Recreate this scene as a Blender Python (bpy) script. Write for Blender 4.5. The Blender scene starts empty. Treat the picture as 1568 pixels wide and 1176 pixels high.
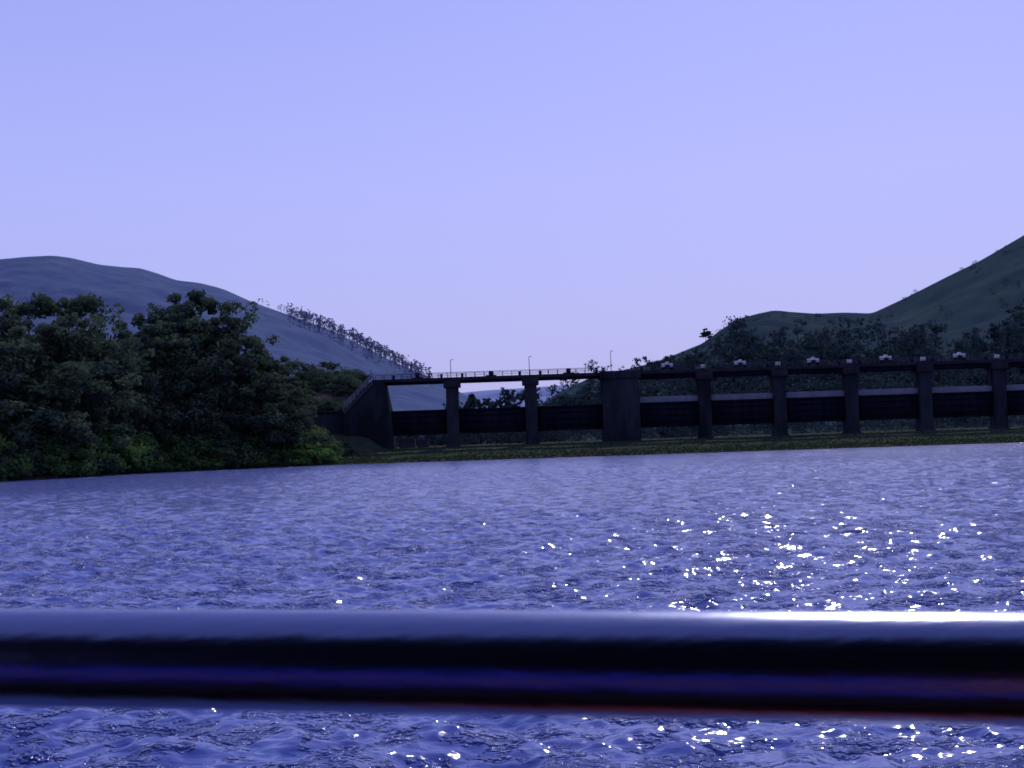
import bpy, math, numpy as np
from mathutils import Matrix, Vector
rng = np.random.default_rng(7)
sc = bpy.context.scene
F = 2178.0; EYE = 2.2
# ------------------------------------------------------------ camera
cam_d = bpy.data.cameras.new("camera"); cam = bpy.data.objects.new("camera", cam_d)
sc.collection.objects.link(cam); sc.camera = cam
cam_d.sensor_width = 36; cam_d.lens = 50; cam_d.clip_start = 0.05; cam_d.clip_end = 20000
R = Matrix.Rotation(math.radians(92.4), 4, 'X') @ Matrix.Rotation(math.radians(-1.9), 4, 'Z')
cam.matrix_world = Matrix.Translation((0, 0, EYE)) @ R
cam_d.dof.use_dof = True; cam_d.dof.focus_distance = 5.0; cam_d.dof.aperture_fstop = 16
R3 = np.array(R.to_3x3())
def S(px, py, D):
    """world point on the camera ray through an image pixel, at depth D"""
    d = R3 @ np.array([px - 784, 588 - py, -F]); k = D / d[1]
    return np.array([d[0]*k, D, EYE + d[2]*k])

# ------------------------------------------------------------ helpers
def link(o, parent=None):
    sc.collection.objects.link(o)
    if parent: o.parent = parent
    return o
def empty(name):
    e = bpy.data.objects.new(name, None); return link(e)
def np_mesh(name, V, Fq, mat=None, tone=None, smooth=False, mats=None, midx=None):
    me = bpy.data.meshes.new(name)
    V = np.asarray(V, dtype=np.float32); Fq = np.asarray(Fq, dtype=np.int32)
    n = len(Fq); k = Fq.shape[1]
    me.vertices.add(len(V)); me.vertices.foreach_set("co", V.ravel())
    me.loops.add(n*k); me.loops.foreach_set("vertex_index", Fq.ravel())
    me.polygons.add(n); me.polygons.foreach_set("loop_start", np.arange(n, dtype=np.int32)*k)
    me.polygons.foreach_set("loop_total", np.full(n, k, dtype=np.int32))
    if mats:
        for m in mats: me.materials.append(m)
        me.polygons.foreach_set("material_index", np.asarray(midx, dtype=np.int32))
    elif mat: me.materials.append(mat)
    me.update(calc_edges=True)
    if smooth: me.polygons.foreach_set("use_smooth", np.ones(n, dtype=bool))
    if tone is not None:
        a = me.attributes.new("tone", 'FLOAT', 'POINT'); a.data.foreach_set("value", np.asarray(tone, dtype=np.float32))
    return me
def grid_faces(nr, nc, wrap=False):
    i = np.arange(nr-1)[:, None]; j = np.arange(nc-(0 if wrap else 1))[None, :]
    j2 = (j+1) % nc
    a = i*nc+j; b = i*nc+j2; c = (i+1)*nc+j2; d = (i+1)*nc+j
    return np.stack([a, b, c, d], -1).reshape(-1, 4)
def box_vf(x0, x1, y0, y1, z0, z1):
    V = [(x0,y0,z0),(x1,y0,z0),(x1,y1,z0),(x0,y1,z0),(x0,y0,z1),(x1,y0,z1),(x1,y1,z1),(x0,y1,z1)]
    Fc = [(0,3,2,1),(4,5,6,7),(0,1,5,4),(1,2,6,5),(2,3,7,6),(3,0,4,7)]
    return V, Fc
def boxes(name, lst, mat, parent=None, bevel=0.0):
    V = []; Fc = []
    for b in lst:
        v, f = box_vf(*b); o = len(V); V += v; Fc += [tuple(i+o for i in q) for q in f]
    o = bpy.data.objects.new(name, np_mesh(name, V, Fc, mat)); link(o, parent)
    if bevel:
        m = o.modifiers.new("b", 'BEVEL'); m.width = bevel; m.segments = 2
    return o
def tube_vf(pts, rad, n=8):
    pts = np.asarray(pts, float); V = []; Fc = []
    for i, p in enumerate(pts):
        t = pts[min(i+1, len(pts)-1)] - pts[max(i-1, 0)]; t /= np.linalg.norm(t)+1e-9
        up = np.array([0,0,1.]) if abs(t[2]) < .9 else np.array([1.,0,0])
        a = np.cross(t, up); a /= np.linalg.norm(a); b = np.cross(t, a)
        for k in range(n):
            w = 2*math.pi*k/n; V.append(p + rad[i]*(a*math.cos(w)+b*math.sin(w)))
    for i in range(len(pts)-1):
        for k in range(n):
            k2 = (k+1) % n; Fc.append((i*n+k, i*n+k2, (i+1)*n+k2, (i+1)*n+k))
    return V, Fc
def join_vf(parts):
    V = []; Fc = []
    for v, f in parts:
        o = len(V); V += list(v); Fc += [tuple(i+o for i in q) for q in f]
    return V, Fc
def mk_noise(seed, n, s0, s1):
    g = np.random.default_rng(seed); k = np.exp(g.uniform(np.log(s0), np.log(s1), n)); th = g.uniform(0, 2*np.pi, n); ph = g.uniform(0, 2*np.pi, n)
    def f(x, y):
        r = 0
        for i in range(n): r = r + np.sin((x*np.cos(th[i])+y*np.sin(th[i]))*2*np.pi/k[i]+ph[i])*(k[i]/s1)**.8
        return r/np.sqrt(n)
    return f

# ------------------------------------------------------------ materials
def mat_new(name):
    m = bpy.data.materials.new(name); m.use_nodes = True
    return m, m.node_tree.nodes, m.node_tree.links, m.node_tree.nodes["Principled BSDF"]
def mat_noise(name, c1, c2, scale=1.0, rough=0.9, bump=0.0, c3=None, scale2=None, metallic=0, spec=0.0, stretch=(1,1,1), lo=.36, hi=.64, t3=(.5,.62)):
    m, N, L, P = mat_new(name)
    tc = N.new("ShaderNodeTexCoord"); mp = N.new("ShaderNodeMapping"); mp.inputs["Scale"].default_value = stretch
    L.new(tc.outputs["Object"], mp.inputs[0])
    n = N.new("ShaderNodeTexNoise"); n.inputs["Scale"].default_value = scale; n.inputs["Detail"].default_value = 8; n.inputs["Roughness"].default_value = .68
    L.new(mp.outputs[0], n.inputs["Vector"])
    r = N.new("ShaderNodeValToRGB"); r.color_ramp.elements[0].position = lo; r.color_ramp.elements[1].position = hi
    r.color_ramp.elements[0].color = (*c1, 1); r.color_ramp.elements[1].color = (*c2, 1)
    L.new(n.outputs[0], r.inputs[0]); out = r.outputs[0]
    if c3:
        n2 = N.new("ShaderNodeTexNoise"); n2.inputs["Scale"].default_value = scale2; n2.inputs["Detail"].default_value = 8; n2.inputs["Roughness"].default_value = .65
        L.new(mp.outputs[0], n2.inputs["Vector"])
        r2 = N.new("ShaderNodeValToRGB"); r2.color_ramp.elements[0].position = t3[0]; r2.color_ramp.elements[1].position = t3[1]
        L.new(n2.outputs[0], r2.inputs[0])
        mx = N.new("ShaderNodeMixRGB"); L.new(r2.outputs[0], mx.inputs[0]); L.new(out, mx.inputs[1]); mx.inputs[2].default_value = (*c3, 1); out = mx.outputs[0]
    L.new(out, P.inputs["Base Color"]); P.inputs["Roughness"].default_value = rough
    P.inputs["Metallic"].default_value = metallic; P.inputs["Specular IOR Level"].default_value = spec
    if bump:
        b = N.new("ShaderNodeBump"); b.inputs["Distance"].default_value = bump; b.inputs["Strength"].default_value = 1
        L.new(n.outputs[0], b.inputs["Height"]); L.new(b.outputs[0], P.inputs["Normal"])
    return m
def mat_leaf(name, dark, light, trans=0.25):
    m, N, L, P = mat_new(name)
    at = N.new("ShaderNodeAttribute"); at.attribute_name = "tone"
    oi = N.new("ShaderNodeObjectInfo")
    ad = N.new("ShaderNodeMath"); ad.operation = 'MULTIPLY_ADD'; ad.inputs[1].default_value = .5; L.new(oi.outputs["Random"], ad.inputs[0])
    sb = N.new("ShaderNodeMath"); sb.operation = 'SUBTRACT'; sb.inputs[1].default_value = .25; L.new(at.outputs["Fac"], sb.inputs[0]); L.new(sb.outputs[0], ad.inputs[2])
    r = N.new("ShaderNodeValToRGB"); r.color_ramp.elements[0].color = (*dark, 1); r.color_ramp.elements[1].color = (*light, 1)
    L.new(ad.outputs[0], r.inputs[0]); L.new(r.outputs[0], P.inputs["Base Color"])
    P.inputs["Roughness"].default_value = .8; P.inputs["Specular IOR Level"].default_value = 0
    if trans:
        tr = N.new("ShaderNodeBsdfTranslucent"); L.new(r.outputs[0], tr.inputs[0])
        mx = N.new("ShaderNodeMixShader"); mx.inputs[0].default_value = trans
        L.new(P.outputs[0], mx.inputs[1]); L.new(tr.outputs[0], mx.inputs[2])
        L.new(mx.outputs[0], N["Material Output"].inputs[0])
    return m
M_leaf = mat_leaf("leaf_forest", (0.044,0.066,0.054), (0.115,0.16,0.092), .25)  # greens shifted towards blue to suggest haze
M_leaf2 = mat_leaf("leaf_shrub", (0.052,0.098,0.048), (0.16,0.28,0.075), .35)
M_leaf3 = mat_leaf("leaf_far_hazy", (0.040,0.062,0.074), (0.070,0.103,0.100), .1)  # leaf colour with the blue of distance haze mixed in
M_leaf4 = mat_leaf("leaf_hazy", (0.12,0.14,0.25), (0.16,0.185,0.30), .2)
M_bark = mat_noise("bark", (0.03,0.028,0.028), (0.07,0.06,0.055), 4, bump=.05)
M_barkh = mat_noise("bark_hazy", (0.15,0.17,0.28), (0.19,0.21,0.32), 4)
M_conc = mat_noise("concrete_dark", (0.024,0.028,0.038), (0.050,0.054,0.066), .35, bump=.03, c3=(0.017,0.020,0.027), scale2=.15, stretch=(1,1,.35))  # greys lifted slightly towards blue, haze put into the colour
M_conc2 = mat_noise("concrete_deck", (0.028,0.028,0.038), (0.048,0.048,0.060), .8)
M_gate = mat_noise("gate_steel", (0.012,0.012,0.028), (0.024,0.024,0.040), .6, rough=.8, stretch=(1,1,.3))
M_pale = mat_noise("gate_skylit_rail_pale", (0.20,0.21,0.26), (0.28,0.29,0.35), .5, rough=.7, stretch=(1,1,.3))  # pale tone holds the skylight on gate tops; same colour on stair railing
M_white = mat_noise("white_paint", (0.7,0.7,0.7), (0.8,0.8,0.8), 2, rough=.5)
M_rail = mat_noise("rail_paint", (0.06,0.06,0.08), (0.10,0.10,0.13), 2, rough=.6)
M_grass = mat_noise("bank_grass", (0.036,0.056,0.034), (0.058,0.080,0.044), .12, bump=.05, c3=(0.078,0.064,0.058), scale2=.06, stretch=(.35,1.4,1))
M_tuft = mat_leaf("grass_tuft", (0.028,0.046,0.024), (0.058,0.080,0.040), .2)
M_hillR = mat_noise("hill_grass_hazy", (0.040,0.064,0.074), (0.055,0.086,0.085), .012, bump=2, c3=(0.032,0.051,0.065), scale2=.03, t3=(.42,.66))  # grass colour blued, aerial haze is part of it
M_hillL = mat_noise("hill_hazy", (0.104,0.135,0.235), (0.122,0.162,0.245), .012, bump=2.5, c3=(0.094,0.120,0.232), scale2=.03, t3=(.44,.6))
M_hillF = mat_noise("hill_far_hazy", (0.24,0.28,0.46), (0.27,0.31,0.49), .003)  # pale blue is haze put into the hill colour
M_knoll = mat_noise("knoll_soil", (0.034,0.052,0.032), (0.058,0.074,0.044), .1, bump=.4, c3=(0.12,0.088,0.078), scale2=.05, t3=(.52,.6))

# ------------------------------------------------------------ world + sun
SUN_EL, SUN_AZ = math.radians(39), math.radians(16)   # az clockwise from +Y
w = bpy.data.worlds.new("World"); sc.world = w; w.use_nodes = True
N = w.node_tree.nodes; L = w.node_tree.links; bg = N["Background"]
sky = N.new("ShaderNodeTexSky"); sky.sky_type = 'NISHITA'; sky.sun_disc = False
sky.sun_elevation = SUN_EL; sky.sun_rotation = SUN_AZ; sky.air_density = 1.2; sky.dust_density = 2.5; sky.ozone_density = 3
tint = N.new("ShaderNodeMixRGB"); tint.blend_type = 'MULTIPLY'; tint.inputs[0].default_value = 1; tint.inputs[2].default_value = (.62,.62,1.05,1)
L.new(sky.outputs[0], tint.inputs[1])
tc = N.new("ShaderNodeTexCoord"); sx = N.new("ShaderNodeSeparateXYZ"); L.new(tc.outputs["Generated"], sx.inputs[0])
rp = N.new("ShaderNodeValToRGB"); e = rp.color_ramp.elements
e[0].position = 0; e[0].color = (.475,.480,.86,1)
e[1].position = 1.0; e[1].color = (.20,.25,.68,1)
for p, c in ((.08,(.465,.483,.92,1)), (.18,(.445,.482,.99,1)), (.29,(.370,.422,.96,1)), (.5,(.27,.33,.85,1))):
    x = e.new(p); x.color = c
L.new(sx.outputs["Z"], rp.inputs[0])
mr = N.new("ShaderNodeMapRange"); mr.interpolation_type = 'SMOOTHSTEP'; mr.inputs[1].default_value = -.7; mr.inputs[2].default_value = .75; mr.inputs[3].default_value = 6.2; mr.inputs[4].default_value = 10
L.new(sx.outputs["Y"], mr.inputs[0])
hz = N.new("ShaderNodeVectorMath"); hz.operation = 'SCALE'
L.new(rp.outputs[0], hz.inputs[0]); L.new(mr.outputs[0], hz.inputs["Scale"])
mx = N.new("ShaderNodeMixRGB"); mx.inputs[0].default_value = .88
L.new(tint.outputs[0], mx.inputs[1]); L.new(hz.outputs[0], mx.inputs[2]); L.new(mx.outputs[0], bg.inputs[0]); bg.inputs[1].default_value = .1
sd = bpy.data.lights.new("sun", 'SUN'); sd.energy = 2.1; sd.angle = math.radians(.5); sd.color = (1,.98,.96)
so = bpy.data.objects.new("sun", sd); link(so)
sdir = Vector((math.sin(SUN_AZ)*math.cos(SUN_EL), math.cos(SUN_AZ)*math.cos(SUN_EL), math.sin(SUN_EL)))
so.rotation_euler = sdir.to_track_quat('Z', 'Y').to_euler(); so.location = (60,150,120)
sc.view_settings.view_transform = 'Standard'; sc.view_settings.look = 'None'; sc.view_settings.exposure = 0

# ------------------------------------------------------------ water
def build_water():
    r = np.concatenate([np.exp(np.linspace(math.log(1.2), math.log(10), 60)), np.exp(np.linspace(math.log(10), math.log(265), 950))[1:], [500, 1500, 6000]])
    dense = np.radians(np.linspace(-27, 27, 900)); rest = np.radians(np.linspace(27, 333, 120)[1:-1])
    az = np.concatenate([dense, rest])
    Rr, A = np.meshgrid(r, az, indexing='ij'); X = Rr*np.sin(A); Y = Rr*np.cos(A); Z = np.zeros_like(X)
    dr = np.maximum(Rr*.0035, .01); g = np.random.default_rng(3)
    lam = np.exp(g.uniform(math.log(.13), math.log(1.9), 84))
    for l in lam:
        th = math.radians(-82 + g.normal(0, 48)); k = 2*math.pi/l; ph = g.uniform(0, 6.28)
        wgt = np.clip((l/dr-1.0)/2, 0, 1)
        st = .046 if l < .6 else .030
        q = np.sin(k*(X*math.cos(th)+Y*math.sin(th))+ph + 1.2*np.sin(.51*X*math.sin(ph*3)+.37*Y+ph) + .8*np.sin(1.3*X*math.cos(ph*2)-.9*Y+ph*4))
        Z += wgt*(st/k)*(q + .4*(q*q-.5))
    gust = 1 + .25*np.sin(X*.09+Y*.061+1)+.2*np.sin(X*.031-Y*.12)
    Z *= gust; Z[-3:] = -.05
    V = np.stack([X, Y, Z], -1).reshape(-1, 3)
    m, N, L, P = mat_new("lake_water")
    P.inputs["Base Color"].default_value = (.090,.122,.370,1); P.inputs["IOR"].default_value = 1.333
    tc = N.new("ShaderNodeTexCoord"); mp = N.new("ShaderNodeMapping"); mp.inputs["Scale"].default_value = (.7,1.1,1); mp.inputs["Rotation"].default_value = (0,0,.2)
    L.new(tc.outputs["Object"], mp.inputs[0])
    # wind-roughened water further out, towards the barrage
    sp = N.new("ShaderNodeSeparateXYZ"); L.new(tc.outputs["Object"], sp.inputs[0])
    rr = N.new("ShaderNodeMapRange"); rr.inputs[1].default_value = 15; rr.inputs[2].default_value = 170; rr.inputs[3].default_value = .11; rr.inputs[4].default_value = .20
    L.new(sp.outputs["Y"], rr.inputs[0]); L.new(rr.outputs[0], P.inputs["Roughness"])
    n1 = N.new("ShaderNodeTexNoise"); n1.inputs["Scale"].default_value = 6.0; n1.inputs["Detail"].default_value = 2; n1.inputs["Roughness"].default_value = .5
    L.new(mp.outputs[0], n1.inputs["Vector"])
    n2 = N.new("ShaderNodeTexNoise"); n2.inputs["Scale"].default_value = 1.0; n2.inputs["Detail"].default_value = 5; n2.inputs["Roughness"].default_value = .75
    L.new(tc.outputs["Object"], n2.inputs["Vector"])
    mr = N.new("ShaderNodeMapRange"); mr.inputs[1].default_value = .50; mr.inputs[2].default_value = .72; mr.inputs[3].default_value = .3; mr.inputs[4].default_value = 5.5
    L.new(n2.outputs[0], mr.inputs[0])
    mu = N.new("ShaderNodeMath"); mu.operation = 'MULTIPLY'; L.new(n1.outputs[0], mu.inputs[0]); L.new(mr.outputs[0], mu.inputs[1])
    b1 = N.new("ShaderNodeBump"); b1.inputs["Distance"].default_value = .085; b1.inputs["Strength"].default_value = 1
    L.new(mu.outputs[0], b1.inputs["Height"]); L.new(b1.outputs[0], P.inputs["Normal"])
    me = np_mesh("water", V, grid_faces(len(r), len(az), True)[:, ::-1], m, smooth=True)
    link(bpy.data.objects.new("water", me))
build_water()

# ------------------------------------------------------------ ground
sh_x = [-6000,-400,-150,-110,-75,-62,-54,-51,-46,-36,-26.5,0,40,90,140,400,6000]
sh_y = [60,60,62,75,110,135,150,162,184,196,203,201,200,200,196,180,120]
nsh = mk_noise(5, 12, 4, 40)
def shore(x): return np.interp(x, sh_x, sh_y) + 1.0*nsh(x, 0*x)*(np.abs(x) < 500)
def sh1(x): return float(shore(np.array([x]))[0])
def shore_hit(px):
    D = 60.0; kx = S(px, 700, 1.0)[0]
    while D < sh1(kx*D) and D < 260: D += 1.0
    return D
ngr = mk_noise(8, 14, 3, 30)
def ground_z(x, y):
    d = y - shore(x)
    z = np.interp(d, [-30,-5,0,1.2,8,28,60,400,8000], [-3,-1.2,-.05,.28,.7,2.0,2.3,3,4])
    return z + .12*ngr(x, y)*np.clip(d/6, 0, 1)
xs = np.concatenate([[-6000,-3000,-1200,-600,-350], np.linspace(-250, 250, 620), [350,600,1200,3000,6000]])
off = np.concatenate([[-30,-8,-4,-2,-1,-.4,0,.3,.6,1,1.5], np.linspace(2, 45, 60), [55,70,100,160,300,700,2000,7000]])
XX, OO = np.meshgrid(xs, off, indexing='ij'); YY = shore(XX)+OO; ZZ = ground_z(XX, YY)
link(bpy.data.objects.new("ground", np_mesh("ground", np.stack([XX,YY,ZZ],-1).reshape(-1,3), grid_faces(*XX.shape)[:, ::-1], M_grass, smooth=True)))

# ------------------------------------------------------------ hills
def hill(name, prof, r0, r1, r2, mat, power=1.0, rough=1.0, ncol=360, nrow=70, seed=1, back=.3, base=1.5):
    pts = np.array([S(p[0], p[1], r1) for p in prof])
    az_ = pts[:,0]/r1; el = pts[:,2]
    a = np.linspace(az_.min(), az_.max(), ncol); el_i = np.interp(a, az_, el)
    ker = np.hanning(9); ker /= ker.sum(); el_i = np.convolve(np.pad(el_i, 4, mode='edge'), ker, 'valid')
    t = np.concatenate([np.linspace(0, 1, nrow), np.linspace(1, 2, 14)[1:]])
    T, A = np.meshgrid(t, a, indexing='ij'); E = np.broadcast_to(el_i, T.shape)
    D = np.where(T <= 1, r0+(r1-r0)*T, r1+(r2-r1)*(T-1))
    tt = np.clip(T, 0, 1); s = np.where(T <= 1, np.sin(np.pi/2*tt)**power*D/r1, 1-(1-back)*(T-1)**2)
    nz = mk_noise(seed, 26, 8*rough, 170*rough); nn = nz(A*D, D)
    amp = np.where(T <= 1, np.sin(np.pi*tt)*.9+.05, .4)
    Z = base + (E-base)*s + rough*5.5*nn*amp*np.clip((E-base)/60, 0, 1)
    V = np.stack([A*D, D, Z], -1)
    link(bpy.data.objects.new(name, np_mesh(name, V.reshape(-1,3), grid_faces(*T.shape), mat, smooth=True)))
    return V
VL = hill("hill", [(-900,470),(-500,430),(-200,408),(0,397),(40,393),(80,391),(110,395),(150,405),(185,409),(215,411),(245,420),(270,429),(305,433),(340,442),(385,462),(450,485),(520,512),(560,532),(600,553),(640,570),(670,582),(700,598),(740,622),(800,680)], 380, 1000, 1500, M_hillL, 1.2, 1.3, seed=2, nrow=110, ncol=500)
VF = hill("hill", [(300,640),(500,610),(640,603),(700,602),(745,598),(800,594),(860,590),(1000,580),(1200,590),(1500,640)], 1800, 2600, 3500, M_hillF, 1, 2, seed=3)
VR = hill("hill", [(790,668),(830,618),(860,598),(900,580),(940,570),(990,558),(1030,545),(1075,528),(1105,507),(1135,489),(1180,477),(1215,478),(1250,480),(1290,478),(1335,479),(1370,463),(1410,444),(1450,424),(1500,400),(1535,380),(1568,361),(1700,290),(1900,230),(2200,260),(2600,400)], 262, 700, 1100, M_hillR, 1.25, 1.0, ncol=600, nrow=130, seed=4)
VK = hill("knoll", [(150,690),(250,620),(380,600),(440,596),(480,588),(515,585),(545,588),(562,600),(580,650),(600,690)], 226, 262, 300, M_knoll, .8, .25, ncol=120, nrow=40, seed=6)

from mathutils.bvhtree import BVHTree
def bvh(V):
    nr, nc = V.shape[:2]
    return BVHTree.FromPolygons([tuple(v) for v in V.reshape(-1,3)], [tuple(f) for f in grid_faces(nr, nc)])
bR = bvh(VR); bK = bvh(VK)
def terr(x, y, extra=()):
    z = float(ground_z(np.array([x]), np.array([y]))[0])
    for b in extra:
        h = b.ray_cast(Vector((x, y, 500)), Vector((0,0,-1)))
        if h[0]: z = max(z, h[0].z)
    return z

# ------------------------------------------------------------ foliage
def leaves(C, Rd, n, size, g, flat=1.0, up=.3):
    K = len(C); ci = np.repeat(np.arange(K), n)
    d = g.normal(size=(K*n, 3)); d /= np.linalg.norm(d, axis=1, keepdims=True)
    rr = g.uniform(.30, 1.15, (K*n, 1))**.7
    P = C[ci] + d*rr*Rd[ci][:, None]*np.array([1,1,.72*flat])
    nrm = d + g.normal(size=d.shape)*.7 + np.array([0,0,up]); nrm /= np.linalg.norm(nrm, axis=1, keepdims=True)
    a = np.cross(nrm, g.normal(size=d.shape)); a /= np.linalg.norm(a, axis=1, keepdims=True); b = np.cross(nrm, a)
    s = size*g.uniform(.5, 1.25, (K*n, 1)); a = a*s; b = b*s*.6
    V = np.stack([P-a, P-b*.9, P+a, P+b], 1).reshape(-1, 3)
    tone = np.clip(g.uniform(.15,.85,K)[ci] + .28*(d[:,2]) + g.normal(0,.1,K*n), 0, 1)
    return V, np.arange(len(V)).reshape(-1, 4), np.repeat(tone, 4)
def make_tree(name, h, w, seed, kind="round", n=80, K=46, size=.36, leafmat=None):
    g = np.random.default_rng(seed); parts = []
    lean = g.normal(0, .04*h, 2)
    tr = [(0,0,-.8),(lean[0]*.2,lean[1]*.2,h*.2),(lean[0]*.6,lean[1]*.6,h*.45),(lean[0],lean[1],h*.8)]
    parts.append(tube_vf(tr, [h*.024,h*.018,h*.012,h*.004], 7))
    C = []; Rd = []
    lo = {"round":.10,"umbrella":.66,"tall":.12,"sparse":.38}[kind]
    nl = 14 if kind != "tall" else 16
    for i in range(nl):
        f = lo+(.78-lo)*(i+g.uniform(0,1))/nl; z0 = h*f*.8; an = i*2.4+g.uniform(-.4,.4)
        if kind == "umbrella": z0 = h*g.uniform(.45,.6); rr = w*g.uniform(.5,1); z1 = h*g.uniform(.84,.95)
        else:
            rr = w*math.sqrt(max(.1, 1-((f-.42)/.58)**2))*g.uniform(.6,1.08); z1 = min(h*.93, z0+h*g.uniform(.06,.2))
        base = np.array([lean[0]*z0/h, lean[1]*z0/h, z0]); tip = np.array([rr*math.cos(an), rr*math.sin(an), z1])
        mid = (base+tip)/2+np.array([0,0,-.03*h])+g.normal(0,.02*h,3)
        parts.append(tube_vf([base,mid,tip], [h*.009,h*.005,h*.002], 5))
        m = max(2, K//nl)
        for j in range(m):
            q = g.uniform(.4,1.1); p = base*(1-q)+tip*q+g.normal(0,.06*h,3)*np.array([1,1,.6 if kind!="umbrella" else .25])
            C.append(p); Rd.append(h*g.uniform(.035,.085)*(1 if kind!="sparse" else .7))
    for j in range(6 if kind != "umbrella" else 14):
        C.append(np.array([lean[0],lean[1],h*.90])+g.normal(0,(.07 if kind != "umbrella" else .12)*h,3)*np.array([1.2,1.2,.4])); Rd.append(h*g.uniform(.03,.07))
    C = np.array(C); Rd = np.array(Rd); C[:,2] = np.minimum(C[:,2], h-Rd*.6)
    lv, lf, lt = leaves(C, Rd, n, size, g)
    tv, tf = join_vf(parts); tv = np.array(tv); tf = np.array(tf)
    V = np.concatenate([tv, lv]); Fc = np.concatenate([tf, lf+len(tv)])
    return np_mesh(name, V, Fc, tone=np.concatenate([np.zeros(len(tv)), lt]), mats=[M_bark, leafmat or M_leaf], midx=np.r_[np.zeros(len(tf)), np.ones(len(lf))])
H0 = 16.0
T_round = [make_tree("tree_round%d"%i, H0, 5.0, 20+i, "round", 80, 84, .27) for i in range(4)]
T_tall = [make_tree("tree_tall%d"%i, H0, 3.4, 30+i, "tall", 80, 80, .26) for i in range(2)]
T_sparse = [make_tree("tree_sparse%d"%i, H0, 4.6, 40+i, "sparse", 40, 56, .26) for i in range(2)]
T_umb = [make_tree("tree_umbrella%d"%i, H0, 7.0, 50+i, "umbrella", 100, 60, .28) for i in range(2)]
def make_shrub(seed):
    g = np.random.default_rng(seed); K = 30
    th = g.uniform(0,6.28,K); rr = np.sqrt(g.uniform(0,1,K))*2.6; z = (1-(rr/3.1)**2)*g.uniform(.1,1,K)*3.2
    C = np.stack([rr*np.cos(th), rr*np.sin(th), z], 1); Rd = g.uniform(.35,.9,K)
    lv, lf, lt = leaves(C, Rd, 95, .17, g); parts = []
    for c in C[:9]: parts.append(tube_vf([(0,0,-.4), c*.5+np.array([0,0,.2]), c], [.07,.05,.02], 5))
    tv, tf = join_vf(parts); tv = np.array(tv); tf = np.array(tf)
    return np_mesh("shrub", np.concatenate([tv,lv]), np.concatenate([tf,lf+len(tv)]), tone=np.concatenate([np.zeros(len(tv)),lt]), mats=[M_bark,M_leaf2], midx=np.r_[np.zeros(len(tf)),np.ones(len(lf))])
SHR = [make_shrub(60+i) for i in range(4)]
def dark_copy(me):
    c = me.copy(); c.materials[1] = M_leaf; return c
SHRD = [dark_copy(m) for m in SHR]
def put(me, name, x, y, z, s, wx=1.0):
    o = bpy.data.objects.new(name, me); link(o); o.location = (x,y,z); o.scale = (s*wx, s*wx, s); o.rotation_euler = (0,0,rng.uniform(0,6.28)); return o
def put_sky(me, px, py, D, name="tree", wx=1.0, extra=()):
    p = S(px, py, D); z = terr(p[0], D, extra); return put(me, name, p[0], D, z-.2, max(.15, (p[2]-z+.2)/H0), wx)
sky_px = [-400,-200,0,60,130,165,190,207,225,240,262,300,340,360,385,420,450,500]
sky_py = [430,440,446,450,455,472,498,512,492,462,446,464,458,486,524,546,580,640]
for a in [(T_round[0],8,440),(T_tall[0],42,442),(T_round[1],88,442),(T_round[2],132,447),(T_round[3],65,444),(T_round[1],110,446),(T_sparse[1],160,466),(T_round[0],184,494),
          (T_round[1],262,436),(T_round[2],240,462),(T_round[3],296,456),(T_sparse[0],340,446),(T_sparse[1],352,462),(T_round[1],318,474),(T_tall[1],205,512),(T_sparse[1],368,494),(T_round[2],388,532),(T_umb[0],420,546),(T_round[1],406,556),(T_round[0],350,510),(T_round[3],440,582),(T_round[1],280,448),
          (T_round[2],-40,440),(T_round[0],-90,445),(T_tall[0],-150,440),(T_round[1],-220,440)]:
    px = a[1]; put_sky(a[0], px, a[2], shore_hit(px)+rng.uniform(9, 20))
TS = T_round+T_tall
for i in range(70):   # under-storey fill
    px = rng.uniform(-280, 470); top = np.interp(px, sky_px, sky_py)+rng.uniform(20, 120)
    if top > 640: continue
    put_sky(TS[rng.integers(6)], px, top, shore_hit(px)+rng.uniform(4, 15), wx=rng.uniform(1.0,1.5))
for i in range(280):
    px = rng.uniform(-260, 500); off_ = rng.uniform(.6, 9); D = shore_hit(px)+off_
    x = S(px, 700, D)[0]; z = terr(x, D)
    s = rng.uniform(.35,1.2)*(1.4 if px < 460 else .9)*(1 if off_ > 2.5 else .55)
    bright = rng.random() < (.75 if off_ < 5 else .55)
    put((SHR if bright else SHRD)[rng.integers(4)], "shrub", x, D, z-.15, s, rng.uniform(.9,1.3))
for i in range(60):   # scrub closing up to the abutment
    px = rng.uniform(420, 520); D = rng.uniform(206, 227); x = S(px, 700, D)[0]
    if x > -27.5: continue
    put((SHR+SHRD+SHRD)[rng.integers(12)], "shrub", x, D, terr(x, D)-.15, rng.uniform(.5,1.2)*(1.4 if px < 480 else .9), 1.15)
for a in [(T_umb[1],505,554,268,1.0),(T_umb[0],470,570,262,.9),(T_umb[1],536,572,272,.6),(T_round[0],452,580,255,1.1),(T_round[1],480,592,250,1.2),(T_round[3],440,575,262,1.1),(T_round[2],466,598,248,1.3)]:
    put_sky(a[0], a[1], a[2], a[3], wx=a[4], extra=(bK,))
for i in range(80):
    px = rng.uniform(380, 560); D = rng.uniform(236, 268); x = S(px, 600, D)[0]
    if x > -24 and D < 240: continue
    if px > 500 and rng.random() < .7: continue
    put(SHRD[rng.integers(4)], "shrub", x, D, terr(x, D, (bK,))-.2, rng.uniform(.5,1.2), 1.2)

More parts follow.
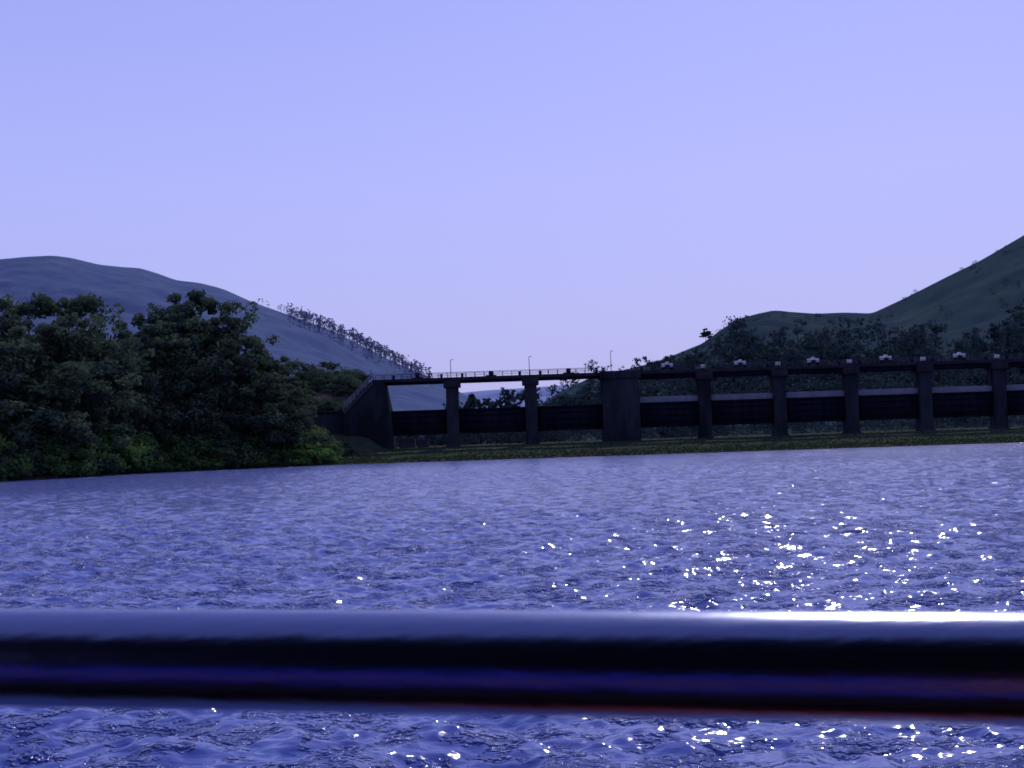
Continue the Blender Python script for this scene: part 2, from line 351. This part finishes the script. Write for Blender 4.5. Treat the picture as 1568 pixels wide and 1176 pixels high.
# ---- distant tree masses (one mesh each)
def mass(name, items, mat, bark, n=26, leaf=.055, seed=1, kind="round"):
    g = np.random.default_rng(seed); Vs=[]; Fs=[]; Ts=[]; Mi=[]; o=0
    for (x,y,z,h,wf) in items:
        tv, tf = tube_vf([(x,y,z-.5),(x+g.normal(0,.02*h),y,z+h*.5),(x+g.normal(0,.03*h),y,z+h*.9)], [h*.018,h*.012,h*.004], 4)
        tv = np.array(tv); tf = np.array(tf); Vs.append(tv); Fs.append(tf+o); Ts.append(np.zeros(len(tv))); Mi.append(np.zeros(len(tf))); o += len(tv)
        K = 14 if kind != "euc" else 6
        if kind == "euc":
            C = np.stack([g.normal(0,.10*h,K), g.normal(0,.10*h,K), h*g.uniform(.5,1,K)],1); Rd = h*g.uniform(.04,.09,K)
        else:
            zz = g.uniform(.04,.92,K); ww = .24*(1.1-zz)**.6; C = np.stack([g.normal(0,1,K)*ww*h*wf, g.normal(0,1,K)*ww*h*wf, h*zz],1); Rd = h*g.uniform(.08,.17,K)*wf
        C += np.array([x,y,z]); C[:,2] = np.minimum(C[:,2], z+h-Rd*.6)
        lv, lf, lt = leaves(C, Rd, n, leaf*h, g); lt = np.clip(lt + g.normal(0,.2), 0, 1); Vs.append(lv); Fs.append(lf+o); Ts.append(lt); Mi.append(np.ones(len(lf))); o += len(lv)
    me = np_mesh(name, np.concatenate(Vs), np.concatenate(Fs), tone=np.concatenate(Ts), mats=[bark, mat], midx=np.concatenate(Mi))
    link(bpy.data.objects.new(name, me))
g = np.random.default_rng(77); items = []
nclump = mk_noise(12, 12, 15, 90)
rid_px = [790,830,860,900,940,990,1030,1075,1105,1135,1180,1335,1370,1450,1568,1760]; rid_py = [668,618,598,580,570,558,545,528,507,489,477,479,463,424,361,280]
tries = 0
while len(items) < 1300 and tries < 40000:
    tries += 1
    D = 285+375*g.uniform()**.85; px = g.uniform(830, 1740); x = S(px, 600, D)[0]
    z = terr(x, D, (bR,)); v = (z-EYE)/D*F; vr = 588-np.interp(px, rid_px, rid_py)+91-.033*(px-784)
    lim = min(vr-(16 if px > 1120 else 26), 126 + 16*math.sin(px*.013)+14*math.sin(px*.041))
    if v > lim or (nclump(x, D) < -.05 and g.random() < .6+.3*(v/120)) : continue
    items.append((x, D, z-.3, g.uniform(3.5, 9.5)*(1.2 if nclump(x,D) > .3 else .85)*(1 if px > 1120 else .75), g.uniform(.9,1.5)))
def at(px, py, h, wf=1.0):
    for D in np.arange(285, 700, 5):
        p = S(px, py, D); z = terr(p[0], D, (bR,))
        if p[2]-z <= h or D > 690: return (p[0], D, z, max(1.5, min(p[2]-z, h)), wf)
    return (p[0], D, z, max(1.5, min(p[2]-z, h*1.5)), wf)
for a in [(908,550,9,1.2),(930,558,8,1.4),(975,548,8,1.0),(990,543,9,1.2),(1003,547,8,1),(1016,556,8,1.1),(880,565,8,1.1),(862,575,8,1.1),(845,588,8,1.1),(955,560,7,1.3),(1040,548,7,1.2),(1055,540,6,1.2),(1100,515,6,1.2),
          (1220,487,13,1.3),(1298,484,13,1.3),(1342,486,13,1.3),(1255,497,11,1.4),(1170,505,10,1.4),(1150,500,7,1.4),(1315,498,11,1.3),(1400,492,12,1.3),(1432,494,12,1.3),(1200,499,11,1.3),(1280,500,11,1.3),(1490,520,11,1.4),(1550,490,14,1.4),(1562,494,14,1.8),(1470,515,11,1.4),(1362,500,11,1.3),(1380,505,9,1.3)]:
    items.append(at(*a))
for a in [(722,597,10,.9),(735,604,9,1.1),(765,593,11,1.1),(780,600,9,1.0),(796,595,11,1.2),(750,607,8,1.2),(712,608,9,1),(700,612,8,1.2),(812,590,10,1.2)]:
    D = 360.; p = S(a[0],a[1],D); z = terr(p[0],D); items.append((p[0],D,z,p[2]-z,a[3]*.7))
for px in np.concatenate([np.arange(590, 1700, 7), np.arange(590,860,5)]):
    D = g.uniform(255,300); x = S(px,650,D)[0]; z = terr(x,D,(bR,)); items.append((x, D, z-.3, g.uniform(1.5,4.0)*(1.5 if px < 830 else 1), 1.8))
for i in range(420):   # scrub on the open slopes
    px = g.uniform(1050,1800); D = g.uniform(480,698); x = S(px,500,D)[0]; z = terr(x,D,(bR,))
    if nclump(x*.7,D*.7) < .1: continue
    items.append((x,D,z-.4,g.uniform(.8,2.6),2.0))
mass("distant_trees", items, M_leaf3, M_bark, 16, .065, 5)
g = np.random.default_rng(78); it2 = []
pro = VL[109]
def ridge(px):
    x = S(px, 500, 1000)[0]; return x, float(np.interp(x, pro[:,0], pro[:,2]))
for i in range(105):
    px = 395 + 250*g.beta(2.2,1.3); x, z = ridge(px); it2.append((x, 1000+g.uniform(-3,6), z-1, g.uniform(3.5,11)*(.7 if px>600 or px<460 else 1), 1))
for px in (397,402,412,430,436,446):
    x, z = ridge(px); it2.append((x, 1000, z-1, 6, 1))
for i in range(300):
    px = g.uniform(440,660); k = int(g.integers(80,108)); x = S(px,500,1000)[0]/1000*VL[k,0,1]; z = float(np.interp(x, VL[k,:,0], VL[k,:,2])); it2.append((x, VL[k,0,1], z-1, g.uniform(5,10), 1))
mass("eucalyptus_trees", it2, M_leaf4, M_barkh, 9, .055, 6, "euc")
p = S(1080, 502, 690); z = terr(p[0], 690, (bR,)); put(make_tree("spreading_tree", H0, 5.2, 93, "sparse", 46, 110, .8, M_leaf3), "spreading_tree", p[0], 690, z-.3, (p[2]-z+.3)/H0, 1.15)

# ---- grass tufts on the bank
g = np.random.default_rng(9); n = 12000
tx = g.uniform(-60, 100, n); to = g.exponential(8, n)+.1; ty = shore(tx)+to; tz = ground_z(tx, ty)
keep = nclump(tx*3, ty*3) > -.6; tx, ty, tz = tx[keep], ty[keep], tz[keep]; n = len(tx)
C = np.stack([tx,ty,tz+.04],1); lv, lf, lt = leaves(C, g.uniform(.08,.24,n), 6, .11, g, .7)
link(bpy.data.objects.new("grass", np_mesh("grass", lv, lf, M_tuft, tone=lt)))

# ------------------------------------------------------------ barrage
dam = empty("dam_barrage")
Y0 = 231.0; piersL = [-9.8, 3.0]; piersR = [31.3, 43.5, 55.2, 67.2, 79.3, 91.4, 103.5, 115.6]; ZT = 12.75
pl = []; cap = []
for x in piersL+piersR:
    pl += [(x-1.0,x+1.0,Y0,Y0+3.2,.5,ZT-1.1)]; cap += [(x-1.35,x+1.35,Y0-.35,Y0+3.5,ZT-1.098,ZT-.003)]
    pl += [(x-1.15,x+1.15,Y0-.15,Y0+3.4,.4,2.4)]
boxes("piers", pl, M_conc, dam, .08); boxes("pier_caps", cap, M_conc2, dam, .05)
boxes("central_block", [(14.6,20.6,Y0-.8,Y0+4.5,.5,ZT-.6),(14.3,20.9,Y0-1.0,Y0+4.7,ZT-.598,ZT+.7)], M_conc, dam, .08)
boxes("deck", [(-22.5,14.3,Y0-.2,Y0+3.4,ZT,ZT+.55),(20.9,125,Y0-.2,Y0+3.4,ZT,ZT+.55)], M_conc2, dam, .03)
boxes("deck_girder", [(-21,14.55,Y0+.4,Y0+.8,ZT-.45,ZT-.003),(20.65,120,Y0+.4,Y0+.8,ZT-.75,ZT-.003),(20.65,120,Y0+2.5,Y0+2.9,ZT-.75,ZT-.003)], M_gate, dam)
bays = [(-20.0,-10.8),(-8.8,2.0),(4.0,14.6)]; baysR = [(20.6,30.3)]+[(a+1.0,b-1.0) for a,b in zip(piersR[:-1],piersR[1:])]
gl = []; rib = []; pale = []; fr = []
for i,(a,b) in enumerate(bays+baysR):
    gl.append((a+.003,b-.003,Y0+1.2,Y0+1.6,4.1,8.15))
    for z in (4.15,5.1,6.1,7.1,7.9): rib.append((a+.05,b-.05,Y0+.95,Y0+1.197,z,z+.2))
    for x in np.linspace(a+.6,b-.6,7): rib.append((x-.08,x+.08,Y0+1.0,Y0+1.19,4.36,7.88))
    if i >= 3:
        pale.append((a+.003,b-.003,Y0+1.0,Y0+1.5,8.16,9.1))  # top beam of the gate, its sky-lit look painted pale
        fr += [(a+.35,a+.5,Y0+.8,Y0+1.0,9.11,ZT-.76),(b-.5,b-.35,Y0+.8,Y0+1.0,9.11,ZT-.76),(a+.35,b-.35,Y0+.78,Y0+.98,11.6,11.7)]
boxes("gate_leaves", gl, M_gate, dam); boxes("gate_ribs", rib, M_gate, dam); boxes("gate_top_beams", pale, M_pale, dam, .03); boxes("gate_guides", fr, M_rail, dam)
rl = []
for (a,b) in ((-22.5,14.3),(20.9,125)):
    for yy in (Y0-.1, Y0+3.25):
        for x in np.arange(a, b, 1.5): rl.append((x-.04,x+.04,yy-.04,yy+.04,ZT+.55,ZT+1.3))
        rl += [(a,b,yy-.035,yy+.035,ZT+1.3,ZT+1.37),(a,b,yy-.03,yy+.03,ZT+.92,ZT+.97)]
boxes("railing", rl, M_rail, dam)
ho = []; hw = []
for i,(a,b) in enumerate(bays+baysR):
    c = (a+b)/2; zz = ZT+(.553 if i < 3 else .9)
    if i >= 3: ho += [(c-.85,c-.65,Y0+.8,Y0+1.9,ZT+.553,ZT+.897),(c+.65,c+.85,Y0+.8,Y0+1.9,ZT+.553,ZT+.897)]
    ho += [(c-.9,c+.9,Y0+.8,Y0+1.9,zz,zz+.2),(c-.35,c+.35,Y0+.9,Y0+1.7,zz+.203,zz+.9 if i<3 else zz+.55),(a+.5,a+.9,Y0+1,Y0+1.5,ZT+.553,ZT+1.2),(b-.9,b-.5,Y0+1,Y0+1.5,ZT+.553,ZT+1.2)]
    if i >= 3:
        hw += [(c-.9,c-.37,Y0+.85,Y0+1.75,zz+.203,zz+.8),(c+.37,c+.9,Y0+.85,Y0+1.75,zz+.203,zz+.8),(c-.25,c+.25,Y0+.95,Y0+1.6,zz+.553,zz+1.05)]
for x in piersR: hw += [(x-.35,x+.35,Y0+.6,Y0+1.3,ZT+.75,ZT+1.4)]; ho += [(x-.1,x+.1,Y0+.8,Y0+1.1,ZT+.553,ZT+.747)]  # small white lamp fixtures on the pier tops, with stands
boxes("hoist_frames", ho, M_gate, dam, .03); boxes("hoist_motors_and_lamps", hw, M_white, dam, .08)
def prism(name, prof, y0, y1, mat, parent):
    n = len(prof); V = [(x,y0,z) for x,z in prof]+[(x,y1,z) for x,z in prof]
    me = bpy.data.meshes.new(name); fs = [tuple(range(n)), tuple(range(2*n-1, n-1, -1))]+[(i,i+n,(i+1)%n+n,(i+1)%n) for i in range(n)]
    me.from_pydata(V, [], fs); me.materials.append(mat); o = bpy.data.objects.new(name, me); link(o, parent); return o
prism("abutment", [(-27.4,0),(-19.2,0),(-19.9,8.2),(-20.8,13.2),(-22.5,13.3),(-27.4,8.3)], Y0-1, Y0+5, M_conc, dam)
prism("abutment_wing", [(-37.5,0),(-27.45,0),(-27.45,8.0),(-37.5,8.2)], Y0-.5, Y0+4, M_conc, dam)
boxes("wing_coping", [(-37.6,-27.41,Y0-.8,Y0+4.2,8.2,8.5)], M_conc2, dam)
st = []; parts = []
for i in range(16):
    x = -27.3+i*.3; z = 8.35+i*.3; st.append((x,x+.298,Y0-1.3,Y0-1.003,z-.5,z))
boxes("stairs", st, M_rail, dam)
for yy in (Y0-1.25, Y0+.2):
    parts.append(tube_vf([(-27.4,yy,9.4),(-22.5,yy,14.4)], [.05,.05], 6)); parts.append(tube_vf([(-27.4,yy,8.9),(-22.5,yy,13.9)], [.04,.04], 6))
    for i in range(9): x = -27.4+i*.61; parts.append(tube_vf([(x,yy,8.3+i*.62),(x,yy,9.4+i*.62)], [.045,.045], 6))
v,f = join_vf(parts); link(bpy.data.objects.new("stair_railing", np_mesh("stair_railing", v, f, M_pale)), dam)
boxes("weathered_blocks", [(-18.9,-16.3,Y0+3,Y0+4.5,1,3.6),(-15.9,-14,Y0+3,Y0+4,1,3.4)], M_rail, dam, .1)
for x, h in ((-23.0,1.6),(-9.9,2.8),(2.9,2.9),(16.2,3.2)):
    lp = empty("street_lamp"); z = ZT+.55 if x < 14 else ZT+.7
    v,f = join_vf([tube_vf([(x,Y0+.3,z),(x,Y0+.3,z+h)], [.06,.045], 8), tube_vf([(x,Y0+.3,z+h),(x+.1,Y0+.3,z+h+.1),(x+.25,Y0+.3,z+h+.12)], [.04,.035,.03], 6)])
    link(bpy.data.objects.new("pole", np_mesh("pole", v, f, M_rail)), lp)
    boxes("lantern", [(x+.15,x+.45,Y0+.2,Y0+.4,z+h+.02,z+h+.1)], M_rail, lp, .02)

# ------------------------------------------------------------ boat
m, N_, L_, P_ = mat_new("stainless_steel"); M_steel = m
P_.inputs["Metallic"].default_value = 1; P_.inputs["Base Color"].default_value = (.215,.235,.37,1); P_.inputs["Roughness"].default_value = .25
tcn = N_.new("ShaderNodeTexCoord"); mpn = N_.new("ShaderNodeMapping"); mpn.inputs["Scale"].default_value = (14,60,60)
nn = N_.new("ShaderNodeTexNoise"); nn.inputs["Scale"].default_value = 2; nn.inputs["Detail"].default_value = 5
bb = N_.new("ShaderNodeBump"); bb.inputs["Distance"].default_value = .0006
L_.new(tcn.outputs["Object"], mpn.inputs[0]); L_.new(mpn.outputs[0], nn.inputs["Vector"]); L_.new(nn.outputs[0], bb.inputs["Height"]); L_.new(bb.outputs[0], P_.inputs["Normal"])
A = S(0,1006,.807); B = S(1568,1024,.694); dv = B-A; P0 = A-dv*1.6; P1 = B+dv*1.6
br = empty("boat_railing")
v,f = tube_vf([P0+(P1-P0)*t for t in np.linspace(0,1,24)], [.0270]*24, 64)
link(bpy.data.objects.new("handrail", np_mesh("handrail", v, f, M_steel, smooth=True)), br)
for q,nm in ((P0,"post_1"),(P1,"post_2")):
    v,f = tube_vf([q, (q[0],q[1],q[2]-.2),(q[0],q[1],1.56)], [.02,.02,.02], 24)
    link(bpy.data.objects.new(nm, np_mesh(nm, v, f, M_steel, smooth=True)), br)
boat = empty("tour_boat")
def col(n, c, r=.5): return mat_noise(n, tuple(k*.5 for k in c), c, 3, rough=r, spec=.3)
M_hull = col("hull_dark", (.02,.02,.022)); M_blue = col("seat_blue", (.03,.035,.50)); M_or = col("vest_orange", (.85,.30,.05)); M_red = col("gunwale_red", (.50,.07,.03)); M_can = col("canopy_cloth", (.010,.010,.010),.9)
M_brown = col("bench_wood", (.30,.15,.07))
secs = []
for x,wd in ((-4.2,1.2),(-3.2,1.45),(0,1.5),(2.5,1.4),(3.8,.9),(4.8,.1)):
    yc = -.55; secs.append([(x,yc+wd,1.45),(x,yc+wd*.97,.7),(x,yc+wd*.75,0),(x,yc+wd*.2,-.4),(x,yc-wd*.2,-.4),(x,yc-wd*.75,0),(x,yc-wd*.97,.7),(x,yc-wd,1.45)])
Vh = np.array(secs); ho_ = bpy.data.objects.new("hull", np_mesh("hull", Vh.reshape(-1,3), grid_faces(6,8), M_hull, smooth=False)); link(ho_, boat)
ho_.modifiers.new("s",'SOLIDIFY').thickness = .04
boxes("floor", [(-4,3.6,-1.7,.6,.62,.66)], M_hull, boat)
boxes("gunwale", [(-3,-.2,.80,.93,1.47,1.54)], M_hull, boat, .01); boxes("gunwale_trim", [(-.2,3,.80,.93,1.47,1.54)], M_red, boat, .01)
boxes("bench", [(-3,2.6,-.62,-.25,1.02,1.12)], M_blue, boat, .03); boxes("bench_slats", [(-3,2.6,-1.0,-.64,1.02,1.10)], M_brown, boat, .02)
boxes("bench_back", [(-3,.1,-1.1,-1.0,1.12,1.6),(.15,2.6,-1.1,-1.0,1.12,1.6)], M_blue, boat, .03)
boxes("bench_frame", [(x,x+.06,-.95,-.35,.66,1.018) for x in (-2.8,-1.4,0,1.4,2.4)], M_hull, boat)
boxes("side_panel", [(-3,2.6,.3,.34,.9,1.12)], M_brown, boat, .01)
boxes("bulkhead", [(-4,3.4,-1.95,-1.9,.7,3.3)], M_can, boat)
boxes("canopy", [(-4,3.6,-2.0,.22,3.35,3.40)], M_can, boat, .01)
boxes("canopy_posts", [(x,x+.04,-1.88,-1.84,.7,3.345) for x in (-3.9,3.2)], M_steel, boat)
def vest(x, y, z):
    e_ = empty("life_jacket")
    boxes("front_left", [(x,x+.2,y,y+.07,z,z+.5)], M_or, e_, .03); boxes("front_right", [(x+.23,x+.43,y,y+.07,z,z+.5)], M_or, e_, .03)
    boxes("collar", [(x+.1,x+.33,y-.04,y+.08,z+.5,z+.6)], M_or, e_, .03); boxes("strap", [(x-.005,x+.435,y+.071,y+.076,z+.2,z+.235)], M_hull, e_)
for x in (.15,.7,1.3,1.9): vest(x, -.9, 1.13)
for x in (.35,.95,1.5): vest(x, -.36, 1.123)
